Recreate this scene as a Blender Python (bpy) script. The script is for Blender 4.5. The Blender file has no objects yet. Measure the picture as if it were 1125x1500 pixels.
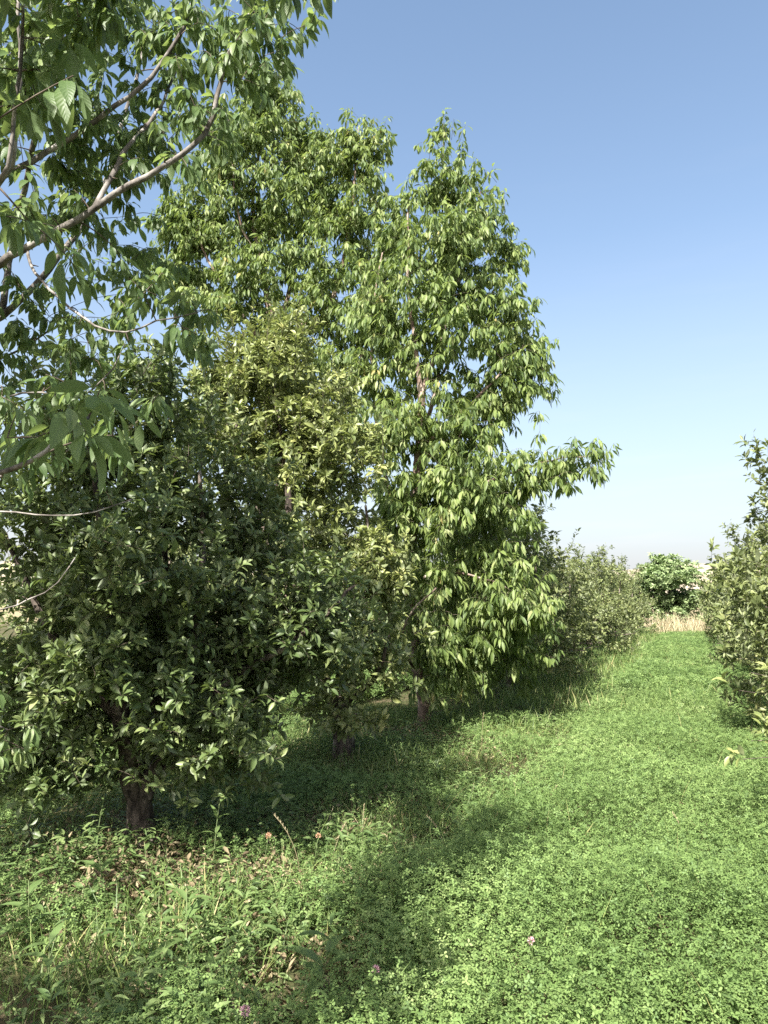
import bpy, math, random
import numpy as np
from mathutils import Matrix, Vector

R_ = math.radians
scene = bpy.context.scene
COL = scene.collection
UP = np.array([0.0, 0.0, 1.0])

# ------------------------------------------------------------------ camera
# the orchard rows run along +Y; the photographer stands in the alley at the origin
CAM_H, YAW, PITCH, FPX = 1.6, R_(22.5), R_(7.1), 1083.0
cam_data = bpy.data.cameras.new('camera')
cam = bpy.data.objects.new('camera', cam_data)
COL.objects.link(cam)
cam.location = (0, 0, CAM_H)
cam.rotation_euler = (R_(90) + PITCH, 0, YAW)
cam_data.sensor_fit = 'VERTICAL'
cam_data.sensor_height = 36.0
cam_data.lens = 26.0
cam_data.clip_start = 0.05
cam_data.clip_end = 12000
scene.camera = cam
CM = np.array(cam.rotation_euler.to_matrix())
FH = np.array([-math.sin(YAW), math.cos(YAW), 0.0])      # horizontal view direction
RH = np.array([math.cos(YAW), math.sin(YAW), 0.0])       # to the right of it


def ray(px, py):
    return CM @ np.array([(px - 562.5) / FPX, -(py - 750) / FPX, -1.0])


def at(px, py, d):
    """a place in the orchard: seen in that direction, d metres ahead"""
    r = ray(px, py)
    return np.array([0, 0, CAM_H]) + r * (d / float(r @ FH))


def ground(px, py, z=0.0):
    r = ray(px, py)
    return np.array([0, 0, CAM_H]) + r * ((z - CAM_H) / r[2])


# ------------------------------------------------------------------ tagging
def tag(o, label=None, cat=None, group=None, kind=None):
    if label: o['label'] = label
    if cat: o['category'] = cat
    if group: o['group'] = group
    if kind: o['kind'] = kind
    return o


def empty(name, loc, label=None, cat=None, group=None):
    o = bpy.data.objects.new(name, None)
    o.empty_display_size = 0.2
    COL.objects.link(o)
    o.location = [float(v) for v in loc]
    return tag(o, label, cat, group)


def copy_thing(src, loc, rotz, scale, label, cat=None, group=None):
    r = src.copy()
    COL.objects.link(r)
    r.location = loc
    r.rotation_euler = (0, 0, rotz)
    r.scale = scale
    tag(r, label, cat, group)
    for ch in src.children:
        c = ch.copy()
        COL.objects.link(c)
        c.parent = r
    return r


# ------------------------------------------------------------------ meshes
def make_mesh(name, V, loops, totals, mat, parent=None, attrs=None, smooth=False):
    me = bpy.data.meshes.new(name)
    V = np.ascontiguousarray(V, dtype=np.float32)
    loops = np.ascontiguousarray(loops, dtype=np.int32)
    totals = np.asarray(totals, dtype=np.int32)
    me.vertices.add(len(V))
    me.vertices.foreach_set('co', V.ravel())
    me.loops.add(len(loops))
    me.loops.foreach_set('vertex_index', loops)
    me.polygons.add(len(totals))
    starts = np.concatenate([[0], np.cumsum(totals)[:-1]]).astype(np.int32)
    me.polygons.foreach_set('loop_start', starts)
    if smooth:
        me.polygons.foreach_set('use_smooth', np.ones(len(totals), dtype=bool))
    for k, a in (attrs or {}).items():
        at_ = me.attributes.new(k, 'FLOAT', 'POINT')
        at_.data.foreach_set('value', np.ascontiguousarray(a, dtype=np.float32))
    me.update(calc_edges=True)
    me.materials.append(mat)
    o = bpy.data.objects.new(name, me)
    COL.objects.link(o)
    if parent is not None:
        o.parent = parent
    return o


def norm(a):
    return a / np.maximum(np.linalg.norm(a, axis=-1, keepdims=True), 1e-9)


# leaf templates: unit length along +y, blade normal +z; (verts, loops, totals, lu, lv)
def leaf_template(rows, width, fold=0.25, droop=0.25, petiole=0.0, peak=0.42, curl=0.0):
    V, F, lu, lv = [], [], [], []

    def add(x, y, u):
        t = max(y, 0)
        z = -droop * t * t + fold * abs(x) + curl * math.sin(t * 6.0) * abs(u) * 0.05
        V.append((x, y, z)); lu.append(u); lv.append(t)
        return len(V) - 1

    if petiole:
        p = [add(-.012, -petiole, 0), add(.012, -petiole, 0), add(.012, 0.03, 0), add(-.012, 0.03, 0)]
        F.append(p)
    base = add(0, 0, 0)
    prev = None
    for i in range(1, rows + 1):
        t = i / (rows + 1.0)
        a = t / peak if t < peak else (1 - t) / (1 - peak)
        w = width * 0.5 * math.sin(min(1, a) * math.pi / 2) ** 0.85
        L, M, Rr = add(-w, t, -1), add(0, t, 0), add(w, t, 1)
        if prev is None:
            F += [[base, M, L], [base, Rr, M]]
        else:
            F += [[prev[0], prev[1], M, L], [prev[1], prev[2], Rr, M]]
        prev = (L, M, Rr)
    tip = add(0, 1, 0)
    F += [[prev[0], prev[1], tip], [prev[1], prev[2], tip]]
    return (np.array(V), np.array([i for f in F for i in f]), np.array([len(f) for f in F]), np.array(lu), np.array(lv))


def instance(name, tmpl, pos, ydir, ndir, scale, rnd, mat, parent=None, wscale=None, extra=None):
    """every leaf its own faces in one mesh, placed by position, direction and normal"""
    V, L, T, lu, lv = tmpl
    n = len(pos)
    y = norm(ydir)
    x = norm(np.cross(y, ndir))
    z = np.cross(x, y)
    s = np.broadcast_to(np.asarray(scale, float), (n,))
    ws = s if wscale is None else s * wscale
    W = (x[:, None, :] * (V[None, :, 0, None] * ws[:, None, None])
         + y[:, None, :] * (V[None, :, 1, None] * s[:, None, None])
         + z[:, None, :] * (V[None, :, 2, None] * s[:, None, None])) + pos[:, None, :]
    nv = len(V)
    loops = (L[None, :] + (np.arange(n) * nv)[:, None]).ravel()
    tot = np.tile(T, n)
    attrs = {'rnd': np.repeat(rnd, nv), 'lu': np.tile(lu, n), 'lv': np.tile(lv, n)}
    if extra is not None:
        attrs['dry'] = np.repeat(extra, nv)
    return make_mesh(name, W.reshape(-1, 3), loops, tot, mat, parent, attrs)


def smooth_path(pts, step=0.07):
    """Catmull-Rom through the given points"""
    P = np.asarray(pts, float)
    P = np.vstack([2 * P[0] - P[1], P, 2 * P[-1] - P[-2]])
    out = []
    for i in range(1, len(P) - 2):
        p0, p1, p2, p3 = P[i - 1:i + 3]
        n = max(2, int(np.linalg.norm(p2 - p1) / step))
        t = np.linspace(0, 1, n, endpoint=False)[:, None]
        out.append(.5 * (2 * p1 + (p2 - p0) * t + (2 * p0 - 5 * p1 + 4 * p2 - p3) * t ** 2 + (3 * p1 - p0 - 3 * p2 + p3) * t ** 3))
    out.append(P[-2][None])
    return np.vstack(out)


def tubes(name, chains, mat, parent=None, sides=6, rough=0.0, rng=None):
    """many tapering tubes as one mesh; chains = [(points, radii)]"""
    VV, LL, TT, off = [], [], [], 0
    for pts, rad in chains:
        pts = np.asarray(pts, float); rad = np.asarray(rad, float)
        k = len(pts)
        t = norm(np.gradient(pts, axis=0))
        ref = np.array([0.31, 0.77, 0.2]) if abs(t[0] @ np.array([0.36, .9, .23])) < .9 else np.array([1., 0, 0])
        a = norm(np.cross(t, ref)); b = np.cross(t, a)
        ang = np.arange(sides) * 2 * math.pi / sides
        rr = rad[:, None] * np.ones((1, sides))
        if rough and rng is not None:
            rr = rr * (1 + rough * rng.normal(size=rr.shape))
        ring = pts[:, None, :] + rr[..., None] * (a[:, None, :] * np.cos(ang)[None, :, None] + b[:, None, :] * np.sin(ang)[None, :, None])
        VV.append(ring.reshape(-1, 3))
        i = np.arange(k - 1)[:, None] * sides
        j = np.arange(sides)[None, :]
        j2 = (j + 1) % sides
        q = np.stack([i + j, i + j2, i + sides + j2, i + sides + j], -1).reshape(-1) + off
        LL.append(q); TT.append(np.full((k - 1) * sides, 4))
        LL.append(np.arange(sides) + off + (k - 1) * sides); TT.append(np.array([sides]))
        off += k * sides
    return make_mesh(name, np.vstack(VV), np.concatenate(LL), np.concatenate(TT), mat, parent, smooth=True)


def vnoise(x, y, seed=0):
    xi = np.floor(x).astype(np.int64); yi = np.floor(y).astype(np.int64)
    fx = x - xi; fy = y - yi
    fx = fx * fx * (3 - 2 * fx); fy = fy * fy * (3 - 2 * fy)

    def h(a, b):
        v = np.sin(a * 127.1 + b * 311.7 + seed * 74.7) * 43758.5453
        return v - np.floor(v)
    return (h(xi, yi) * (1 - fx) + h(xi + 1, yi) * fx) * (1 - fy) + (h(xi, yi + 1) * (1 - fx) + h(xi + 1, yi + 1) * fx) * fy


# ------------------------------------------------------------------ materials
def new_mat(name):
    m = bpy.data.materials.new(name)
    m.use_nodes = True
    m.node_tree.nodes.clear()
    return m, m.node_tree.nodes, m.node_tree.links


def ramp(N, stops):
    r = N.new('ShaderNodeValToRGB')
    e = r.color_ramp.elements
    while len(e) < len(stops):
        e.new(0.5)
    for el, (p, c) in zip(e, stops):
        el.position = p
        el.color = (*c, 1)
    return r


def leaf_mat(name, stops, under, trans, tfac=0.35, rough=0.42, spec=0.5, veins=0.0, clump=1.3):
    m, N, L = new_mat(name)
    at_ = N.new('ShaderNodeAttribute'); at_.attribute_name = 'rnd'
    geo = N.new('ShaderNodeNewGeometry')
    cr = ramp(N, stops)
    nz = N.new('ShaderNodeTexNoise'); nz.inputs['Scale'].default_value = clump; nz.inputs['Detail'].default_value = 2
    tc = N.new('ShaderNodeTexCoord')
    L.new(tc.outputs['Object'], nz.inputs['Vector'])
    mx = N.new('ShaderNodeMath'); mx.operation = 'MULTIPLY_ADD'
    L.new(nz.outputs['Fac'], mx.inputs[0]); mx.inputs[1].default_value = 0.8
    sub = N.new('ShaderNodeMath'); sub.operation = 'SUBTRACT'
    L.new(at_.outputs['Fac'], sub.inputs[0]); sub.inputs[1].default_value = 0.4
    L.new(sub.outputs[0], mx.inputs[2])
    L.new(mx.outputs[0], cr.inputs['Fac'])
    col = cr.outputs['Color']
    bump = None
    if veins:
        lu = N.new('ShaderNodeAttribute'); lu.attribute_name = 'lu'
        lv = N.new('ShaderNodeAttribute'); lv.attribute_name = 'lv'
        ab = N.new('ShaderNodeMath'); ab.operation = 'ABSOLUTE'; L.new(lu.outputs['Fac'], ab.inputs[0])
        a1 = N.new('ShaderNodeMath'); a1.operation = 'MULTIPLY'; L.new(lv.outputs['Fac'], a1.inputs[0]); a1.inputs[1].default_value = 60
        a2 = N.new('ShaderNodeMath'); a2.operation = 'MULTIPLY_ADD'; L.new(ab.outputs[0], a2.inputs[0]); a2.inputs[1].default_value = -13
        L.new(a1.outputs[0], a2.inputs[2])
        sn = N.new('ShaderNodeMath'); sn.operation = 'SINE'; L.new(a2.outputs[0], sn.inputs[0])
        mid = N.new('ShaderNodeMath'); mid.operation = 'LESS_THAN'; L.new(ab.outputs[0], mid.inputs[0]); mid.inputs[1].default_value = 0.07
        bump = N.new('ShaderNodeBump'); bump.inputs['Strength'].default_value = veins; bump.inputs['Distance'].default_value = 0.004
        L.new(sn.outputs[0], bump.inputs['Height'])
        mm = N.new('ShaderNodeMix'); mm.data_type = 'RGBA'
        mf = N.new('ShaderNodeMath'); mf.operation = 'MULTIPLY'; L.new(mid.outputs[0], mf.inputs[0]); mf.inputs[1].default_value = 0.55
        L.new(mf.outputs[0], mm.inputs['Factor']); L.new(col, mm.inputs['A']); mm.inputs['B'].default_value = (*under, 1)
        col = mm.outputs['Result']
    mu = N.new('ShaderNodeMix'); mu.data_type = 'RGBA'
    bf = N.new('ShaderNodeMath'); bf.operation = 'MULTIPLY'; L.new(geo.outputs['Backfacing'], bf.inputs[0]); bf.inputs[1].default_value = 0.7
    L.new(bf.outputs[0], mu.inputs['Factor']); L.new(col, mu.inputs['A']); mu.inputs['B'].default_value = (*under, 1)
    p = N.new('ShaderNodeBsdfPrincipled')
    L.new(mu.outputs['Result'], p.inputs['Base Color'])
    p.inputs['Roughness'].default_value = rough
    p.inputs['Specular IOR Level'].default_value = spec
    t = N.new('ShaderNodeBsdfTranslucent')
    tm = N.new('ShaderNodeMix'); tm.data_type = 'RGBA'; tm.inputs['Factor'].default_value = 0.6
    L.new(col, tm.inputs['A']); tm.inputs['B'].default_value = (*trans, 1)
    L.new(tm.outputs['Result'], t.inputs['Color'])
    if bump:
        L.new(bump.outputs[0], p.inputs['Normal'])
    ms = N.new('ShaderNodeMixShader'); ms.inputs[0].default_value = tfac
    L.new(p.outputs[0], ms.inputs[1]); L.new(t.outputs[0], ms.inputs[2])
    o = N.new('ShaderNodeOutputMaterial'); L.new(ms.outputs[0], o.inputs['Surface'])
    return m


def bark_mat(name, dark, mid, pale, scale=9.0, pale_at=0.62, bump=0.6):
    m, N, L = new_mat(name)
    tc = N.new('ShaderNodeTexCoord')
    mp = N.new('ShaderNodeMapping'); mp.inputs['Scale'].default_value = (1, 1, 0.35)
    L.new(tc.outputs['Object'], mp.inputs['Vector'])
    n1 = N.new('ShaderNodeTexNoise'); n1.inputs['Scale'].default_value = scale * 3; n1.inputs['Detail'].default_value = 6
    L.new(mp.outputs[0], n1.inputs['Vector'])
    n2 = N.new('ShaderNodeTexNoise'); n2.inputs['Scale'].default_value = scale; n2.inputs['Detail'].default_value = 4
    L.new(tc.outputs['Object'], n2.inputs['Vector'])
    c1 = ramp(N, [(0.35, dark), (0.65, mid)]); L.new(n1.outputs['Fac'], c1.inputs['Fac'])
    c2 = ramp(N, [(pale_at - .08, (0, 0, 0)), (pale_at + .06, (1, 1, 1))]); L.new(n2.outputs['Fac'], c2.inputs['Fac'])
    mx = N.new('ShaderNodeMix'); mx.data_type = 'RGBA'
    L.new(c2.outputs['Color'], mx.inputs['Factor']); L.new(c1.outputs['Color'], mx.inputs['A']); mx.inputs['B'].default_value = (*pale, 1)
    p = N.new('ShaderNodeBsdfPrincipled'); p.inputs['Roughness'].default_value = 0.85; p.inputs['Specular IOR Level'].default_value = 0.25
    L.new(mx.outputs['Result'], p.inputs['Base Color'])
    b = N.new('ShaderNodeBump'); b.inputs['Strength'].default_value = bump; b.inputs['Distance'].default_value = 0.012
    L.new(n1.outputs['Fac'], b.inputs['Height']); L.new(b.outputs[0], p.inputs['Normal'])
    o = N.new('ShaderNodeOutputMaterial'); L.new(p.outputs[0], o.inputs['Surface'])
    return m


M = {}
M['apple'] = leaf_mat('apple_leaf', [(0.0, (.058, .090, .030)), (0.45, (.112, .158, .054)), (0.8, (.185, .228, .088)), (1.0, (.26, .29, .12))],
                      (.155, .185, .115), (.22, .30, .05), 0.26, 0.45, 0.45)
M['apple_sun'] = leaf_mat('apple_leaf_sunlit', [(0.0, (.095, .125, .040)), (0.45, (.175, .208, .070)), (0.8, (.25, .28, .10)), (1.0, (.33, .33, .12))],  # sunlit copy of the apple leaf: the sun's warmth is put into the colour
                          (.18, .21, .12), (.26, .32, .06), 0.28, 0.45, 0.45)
M['apple_olive'] = leaf_mat('apple_leaf_olive', [(0.0, (.075, .098, .036)), (0.45, (.140, .172, .064)), (0.8, (.21, .24, .095)), (1.0, (.29, .30, .13))],
                            (.18, .205, .125), (.25, .31, .06), 0.28, 0.5, 0.4)
M['cherry'] = leaf_mat('cherry_leaf', [(0.0, (.068, .108, .030)), (0.45, (.135, .188, .054)), (0.8, (.215, .268, .092)), (.96, (.30, .33, .15)), (1.0, (.36, .31, .12))],
                       (.125, .185, .085), (.30, .40, .07), 0.40, 0.48, 0.3)
M['cherry_near'] = leaf_mat('cherry_leaf_veined', [(0.0, (.060, .105, .040)), (0.5, (.105, .165, .056)), (0.85, (.165, .225, .085)), (1.0, (.25, .30, .13))],
                            (.13, .18, .09), (.32, .42, .10), 0.44, 0.45, 0.35, veins=0.10)
M['walnut'] = leaf_mat('broad_leaf', [(0.0, (.14, .20, .09)), (0.5, (.22, .29, .13)), (1.0, (.30, .36, .18))],  # lightened leaf colour, distance haze is painted into it
                       (.10, .16, .07), (.20, .34, .05), 0.28, 0.5, 0.4)
M['clover'] = leaf_mat('clover_leaf', [(0.0, (.080, .132, .040)), (0.45, (.138, .212, .066)), (0.85, (.205, .285, .098)), (1.0, (.30, .36, .155))],
                       (.15, .23, .10), (.24, .38, .10), 0.33, 0.6, 0.22, clump=0.9)
M['grass'] = leaf_mat('grass_blade', [(0.0, (.070, .115, .028)), (0.5, (.135, .20, .052)), (0.85, (.21, .26, .08)), (1.0, (.38, .34, .16))],
                      (.12, .19, .07), (.26, .38, .07), 0.33, 0.5, 0.4)
M['weed'] = leaf_mat('weed_leaf', [(0.0, (.062, .105, .034)), (0.5, (.112, .172, .056)), (1.0, (.19, .25, .095))],
                     (.17, .22, .13), (.24, .36, .10), 0.30, 0.5, 0.4)
M['litter'] = leaf_mat('dead_leaf', [(0.0, (.085, .065, .035)), (0.5, (.18, .145, .085)), (1.0, (.33, .28, .17))],
                       (.28, .21, .13), (.30, .20, .10), 0.12, 0.7, 0.2)
M['straw'] = leaf_mat('straw', [(0.0, (.26, .22, .13)), (0.5, (.38, .33, .20)), (1.0, (.48, .42, .28))],
                      (.5, .42, .26), (.5, .42, .22), 0.2, 0.6, 0.3)
M['petal'] = leaf_mat('pink_petal', [(0.0, (.50, .25, .30)), (0.5, (.62, .36, .42)), (1.0, (.74, .52, .55))],
                      (.65, .42, .46), (.6, .35, .4), 0.3, 0.6, 0.3)
M['petal_orange'] = leaf_mat('orange_petal', [(0.0, (.30, .15, .07)), (0.5, (.40, .24, .13)), (1.0, (.46, .34, .2))],
                             (.65, .42, .3), (.6, .35, .2), 0.3, 0.6, 0.3)
M['bark'] = bark_mat('apple_bark', (.022, .017, .014), (.115, .092, .074), (.26, .22, .18), 8, 0.62, 1.0)
M['bark_cherry'] = bark_mat('cherry_bark', (.075, .052, .042), (.19, .135, .105), (.36, .29, .24), 6, 0.58)
M['bark_pale'] = bark_mat('pale_cherry_bark', (.06, .052, .046), (.17, .153, .136), (.30, .28, .255), 9, 0.58, .9)
M['twig'] = bark_mat('twig_bark', (.045, .034, .027), (.11, .085, .065), (.2, .165, .13), 14, 0.62, 0.3)
M['stem'] = bark_mat('green_stem', (.08, .11, .045), (.13, .17, .07), (.2, .22, .1), 20, 0.6, 0.1)


# ------------------------------------------------------------------ trees
class Skeleton:
    """limbs given by hand, twigs grown to every leaf cluster"""

    def __init__(self, rng):
        self.rng = rng
        self.P = np.zeros((60000, 3)); self.Rad = np.zeros(60000); self.n = 0
        self.limbs, self.twigs = [], []
        self.TW = []

    def _push(self, pts, rad):
        k = len(pts)
        self.P[self.n:self.n + k] = pts
        self.Rad[self.n:self.n + k] = rad
        self.n += k

    def limb(self, pts, r0, r1, wob=0.012, flare=0.0, grow=True):
        p = smooth_path(pts)
        k = len(p)
        j = self.rng.normal(size=(k, 3)) * wob
        j = (j + np.roll(j, 1, 0) + np.roll(j, -1, 0)) / 3
        j[0] = 0
        p = p + j
        t = np.linspace(0, 1, k)
        r = r0 + (r1 - r0) * t ** 0.8
        if flare:
            s = np.concatenate([[0], np.cumsum(np.linalg.norm(np.diff(p, axis=0), axis=1))])
            r = r * (1 + flare * np.exp(-s / 0.09))
        self.limbs.append((p, r))
        if grow:
            self._push(p, r)
        return p

    def grow(self, T, rise=0.12, pen=0.55, rmax=0.011, maxlen=9.0):
        rng = self.rng
        d0 = np.array([np.min(np.sum((self.P[:self.n] - t) ** 2, 1)) for t in T])
        for i in np.argsort(d0):
            t = T[i]
            D = self.P[:self.n] - t
            dist = np.sqrt((D ** 2).sum(1))
            cost = dist + pen * np.maximum(0, D[:, 2] + 0.25 * dist)
            q = int(np.argmin(cost))
            a = self.P[q].copy()
            ln = float(np.linalg.norm(t - a))
            if ln < 0.05 or ln > maxlen:
                t = t + rng.normal(size=3) * 0.06
                ln = float(np.linalg.norm(t - a))
            mid = (a + t) / 2 + np.array([0, 0, rise * ln]) + rng.normal(size=3) * 0.07 * ln
            u = np.linspace(0, 1, 6)[:, None]
            p = (1 - u) ** 2 * a + 2 * u * (1 - u) * mid + u ** 2 * t
            r0 = min(self.Rad[q] * 0.75, 0.0025 + 0.008 * ln, rmax)
            r0 = max(r0, 0.0018)
            r = np.linspace(r0, 0.0013, 6)
            self.twigs.append((p, r)); self.TW.append(p)
            self._push(p[1:], r[1:])


def clusters(blobs, rng, sub=10, sig=0.13, bias=0.5, mul=1.0):
    """leaf cluster places: each blob (centre, radii, count) breaks into sub clumps with gaps between"""
    out = []
    for c, rad, n in blobs:
        n = max(2, int(n * mul))
        m = max(1, n // sub)
        d = norm(rng.normal(size=(m, 3)))
        r = rng.random(m) ** bias
        sc = np.asarray(c) + d * r[:, None] * np.asarray(rad)
        k = rng.integers(0, m, n)
        out.append(sc[k] + rng.normal(size=(n, 3)) * sig)
    return np.vstack(out)


def twig_frames(TW, t, rng, spin):
    """points, tangents and radial directions at parameter t (n_twigs, k)"""
    n, k = t.shape
    f = t * 5.0
    i = np.clip(np.floor(f).astype(int), 0, 4)
    w = (f - i)[..., None]
    idx = np.arange(n)[:, None]
    pos = TW[idx, i] * (1 - w) + TW[idx, i + 1] * w
    tan = norm(TW[idx, i + 1] - TW[idx, i])
    a = norm(np.cross(tan, np.array([0.3, 0.2, 1.0]) + 0 * tan))
    b = np.cross(tan, a)
    rad = a * np.cos(spin)[..., None] + b * np.sin(spin)[..., None]
    return pos, tan, rad


def apple_leaves(TW, per, rng, size, lo=0.3):
    n = len(TW)
    t = lo + (1 - lo) * np.sort(rng.random((n, per)), 1) ** 0.7
    spin = rng.random((n, 1)) * 6.28 + np.arange(per)[None] * 2.4 + rng.normal(size=(n, per)) * .3
    pos, tan, rad = twig_frames(TW, np.minimum(t, .999), rng, spin)
    g = rng.normal(size=pos.shape)
    yd = norm(tan * 0.55 + rad * 0.9 + UP * 0.22 + g * 0.28)
    nd = norm(tan * 0.5 + UP * 0.75 - rad * .15 + rng.normal(size=pos.shape) * 0.42)
    pos = pos + yd * 0.012
    s = size * np.clip(rng.normal(1, .22, (n, per)), .45, 1.5)
    tr = rng.random((n, 1)) * .45
    rnd = np.clip(tr + rng.random((n, per)) * .55, 0, 1)
    f = lambda a: a.reshape(-1, 3)
    return f(pos), f(yd), f(nd), s.ravel(), rnd.ravel()


def cherry_leaves(TW, per, rng, size, droop=1.0, lo=0.35):
    n = len(TW)
    base = np.array([.5, .75, .92, 1.0])[rng.integers(0, 4, (n, per))]
    t = np.clip(base + rng.normal(size=(n, per)) * .03, lo, .999)
    spin = rng.random((n, 1)) * 6.28 + np.arange(per)[None] * 2.4 + rng.normal(size=(n, per)) * .35
    pos, tan, rad = twig_frames(TW, t, rng, spin)
    out = rad.copy(); out[..., 2] *= .35
    dr = droop * np.clip(rng.normal(.85, .3, (n, per, 1)), .1, 1.6)
    yd = norm(out * 0.8 + tan * 0.25 - UP * dr + rng.normal(size=pos.shape) * .14)
    nd = norm(out * 0.7 + UP * .6 + rng.normal(size=pos.shape) * .26)
    s = size * np.clip(rng.normal(1, .2, (n, per)), .5, 1.45)
    pos = pos + yd * (s * .28)[..., None]
    tr = rng.random((n, 1)) * .5
    rnd = np.clip(tr + rng.random((n, per)) * .5, 0, 1)
    f = lambda a: a.reshape(-1, 3)
    return f(pos), f(yd), f(nd), s.ravel(), rnd.ravel()


def shoots(points, rng, length, lean=.2):
    """straight young shoots above the crown, as 6 point twigs"""
    out = []
    for p in points:
        ln = length * rng.uniform(.55, 1.25)
        d = norm(np.array([rng.normal() * lean, rng.normal() * lean, 1.0]))
        u = np.linspace(0, 1, 6)[:, None]
        out.append(np.asarray(p) + d * ln * u + np.array([d[0], d[1], 0]) * .25 * ln * u ** 2)
    return out


T_APPLE = leaf_template(2, .44, .55, .24, 0.0, .45)
T_APPLE_HI = leaf_template(3, .43, .55, .26, 0.14, .45)
T_CHERRY = leaf_template(2, .31, .40, .34, .28, .45)
T_CHERRY_HI = leaf_template(5, .38, .30, .38, .26, .46)
T_BLADE = leaf_template(3, .035, .2, .55, 0, .3)
T_BROAD = leaf_template(4, .30, .35, .5, .08, .45)


def blob(px, py, d, rx, ry, rd, n):
    """a clump of crown: radii rx, ry in the photograph's pixels at that distance, rd metres deep"""
    k = d / FPX
    c = at(px, py, d)
    # world-axis radii wide enough for the turned view axes
    ax = abs(RH[0]) * rx * k + abs(FH[0]) * rd * .4
    ay = abs(RH[1]) * rx * k * .4 + abs(FH[1]) * rd
    return (c, (ax, ay, ry * k), n)


def finish_tree(root, sk, base, bark, leaf_sets, twig_sides=3, limb_names=('trunk',), twig_mat=None, n_main=None, rough=.03):
    """limbs -> trunk and limb parts; twigs and leaves -> crown"""
    off = np.asarray(base)
    tubes('trunk', [(p - off, r) for p, r in sk.limbs[:n_main or len(sk.limbs)]], bark, root, 11, .05, sk.rng)
    if n_main and n_main < len(sk.limbs):
        for p, r in sk.limbs[n_main:]:
            tubes('branch', [(p - off, r)], bark, root, 9, rough, sk.rng)
    if sk.twigs:
        tubes('twigs', [(p - off, r) for p, r in sk.twigs], twig_mat or M['twig'], root, twig_sides)['kind'] = 'stuff'
    for tmpl, mat, (pos, yd, nd, s, rnd) in leaf_sets:
        instance('crown', tmpl, pos - off, yd, nd, s, rnd, mat, root)


def stack(*sets):
    return tuple(np.concatenate(a) for a in zip(*sets))


# --- first apple tree: shaded, on the left, 5 m ahead
def first_apple():
    rng = np.random.default_rng(11)
    b = ground(208, 1238)
    d = float((b - [0, 0, 0]) @ FH)
    root = empty('apple_tree', b, 'big dark shaded apple tree nearest the camera with forked trunk at the left', 'tree')
    sk = Skeleton(rng)
    a = lambda px, py, dd=0: at(px, py, d + dd)
    sk.limb([b, a(205, 1190), a(200, 1150)], .086, .074, .006, .9)
    sk.limb([a(203, 1165), a(190, 1110, -.1), a(178, 1040, -.25), a(165, 930, -.35), a(150, 800, -.45), a(140, 680, -.4)], .085, .018)
    sk.limb([a(207, 1170), a(222, 1110, .15), a(232, 1020, .3), a(240, 900, .3), a(238, 760, .2), a(235, 620, .1), a(225, 530, .0)], .08, .012)
    sk.limb([a(206, 1160), a(250, 1085, -.1), a(272, 1020, -.25), a(285, 940, -.3), a(295, 800, -.25), a(290, 690, -.2)], .06, .012)
    sk.limb([a(230, 1050, .2), a(310, 960, .5), a(370, 870, .6), a(390, 800, .6)], .05, .012)
    sk.limb([a(262, 1050, -.1), a(350, 990, -.3), a(440, 930, -.3), a(520, 860, -.1)], .04, .01)
    sk.limb([a(196, 1148, 0), a(160, 1135, .1), a(120, 1140, .15), a(85, 1120, .2), a(50, 1085, .1)], .034, .012)
    sk.limb([a(180, 1060, -.2), a(110, 980, -.4), a(50, 880, -.4), a(10, 780, -.3)], .045, .012)
    sk.limb([a(230, 1130, .0), a(275, 1120, -.35), a(310, 1115, -.5), a(370, 1085, -.6)], .026, .010)
    B = [blob(110, 850, d, 140, 230, .95, 150), blob(215, 690, d, 150, 150, .95, 150), blob(375, 890, d, 115, 140, .9, 130), blob(330, 780, d, 80, 110, .8, 70),
         blob(240, 930, d, 220, 120, 1.0, 150), blob(375, 985, d - .1, 95, 90, .9, 105), blob(70, 990, d, 100, 120, .9, 80),
         blob(210, 570, d, 80, 60, .7, 50), blob(40, 720, d, 110, 120, .9, 70), blob(480, 920, d, 70, 100, .6, 60),
         blob(225, 1095, d - .45, 60, 24, .2, 14), blob(70, 1125, d - .2, 70, 28, .4, 34), blob(320, 1110, d - .4, 60, 25, .3, 22), blob(185, 985, d - .75, 110, 70, .35, 60), blob(120, 1060, d - .4, 70, 35, .4, 30), blob(150, 850, d - .9, 130, 120, .3, 60), blob(330, 1065, d - .5, 80, 35, .4, 40), blob(50, 1090, d - .1, 60, 30, .4, 24),
         blob(150, 640, d, 100, 70, .8, 60)]
    sk.grow(clusters(B, rng, 10, .10, .6, 3.0), rise=.06)
    tops = sk.P[rng.integers(0, sk.n, 3000)]
    tops = tops[tops[:, 2] > 2.35][:42]
    sh = shoots(tops, rng, .34)
    sk.twigs += [(p, np.linspace(.0035, .0012, 6)) for p in sh]
    TW = np.array(sk.TW)
    L = stack(apple_leaves(TW, 12, rng, .062), apple_leaves(np.array(sh), 15, rng, .056, .12))
    finish_tree(root, sk, b, M['bark'], [(T_APPLE_HI, M['apple'], L)], n_main=1)
    return d


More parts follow.
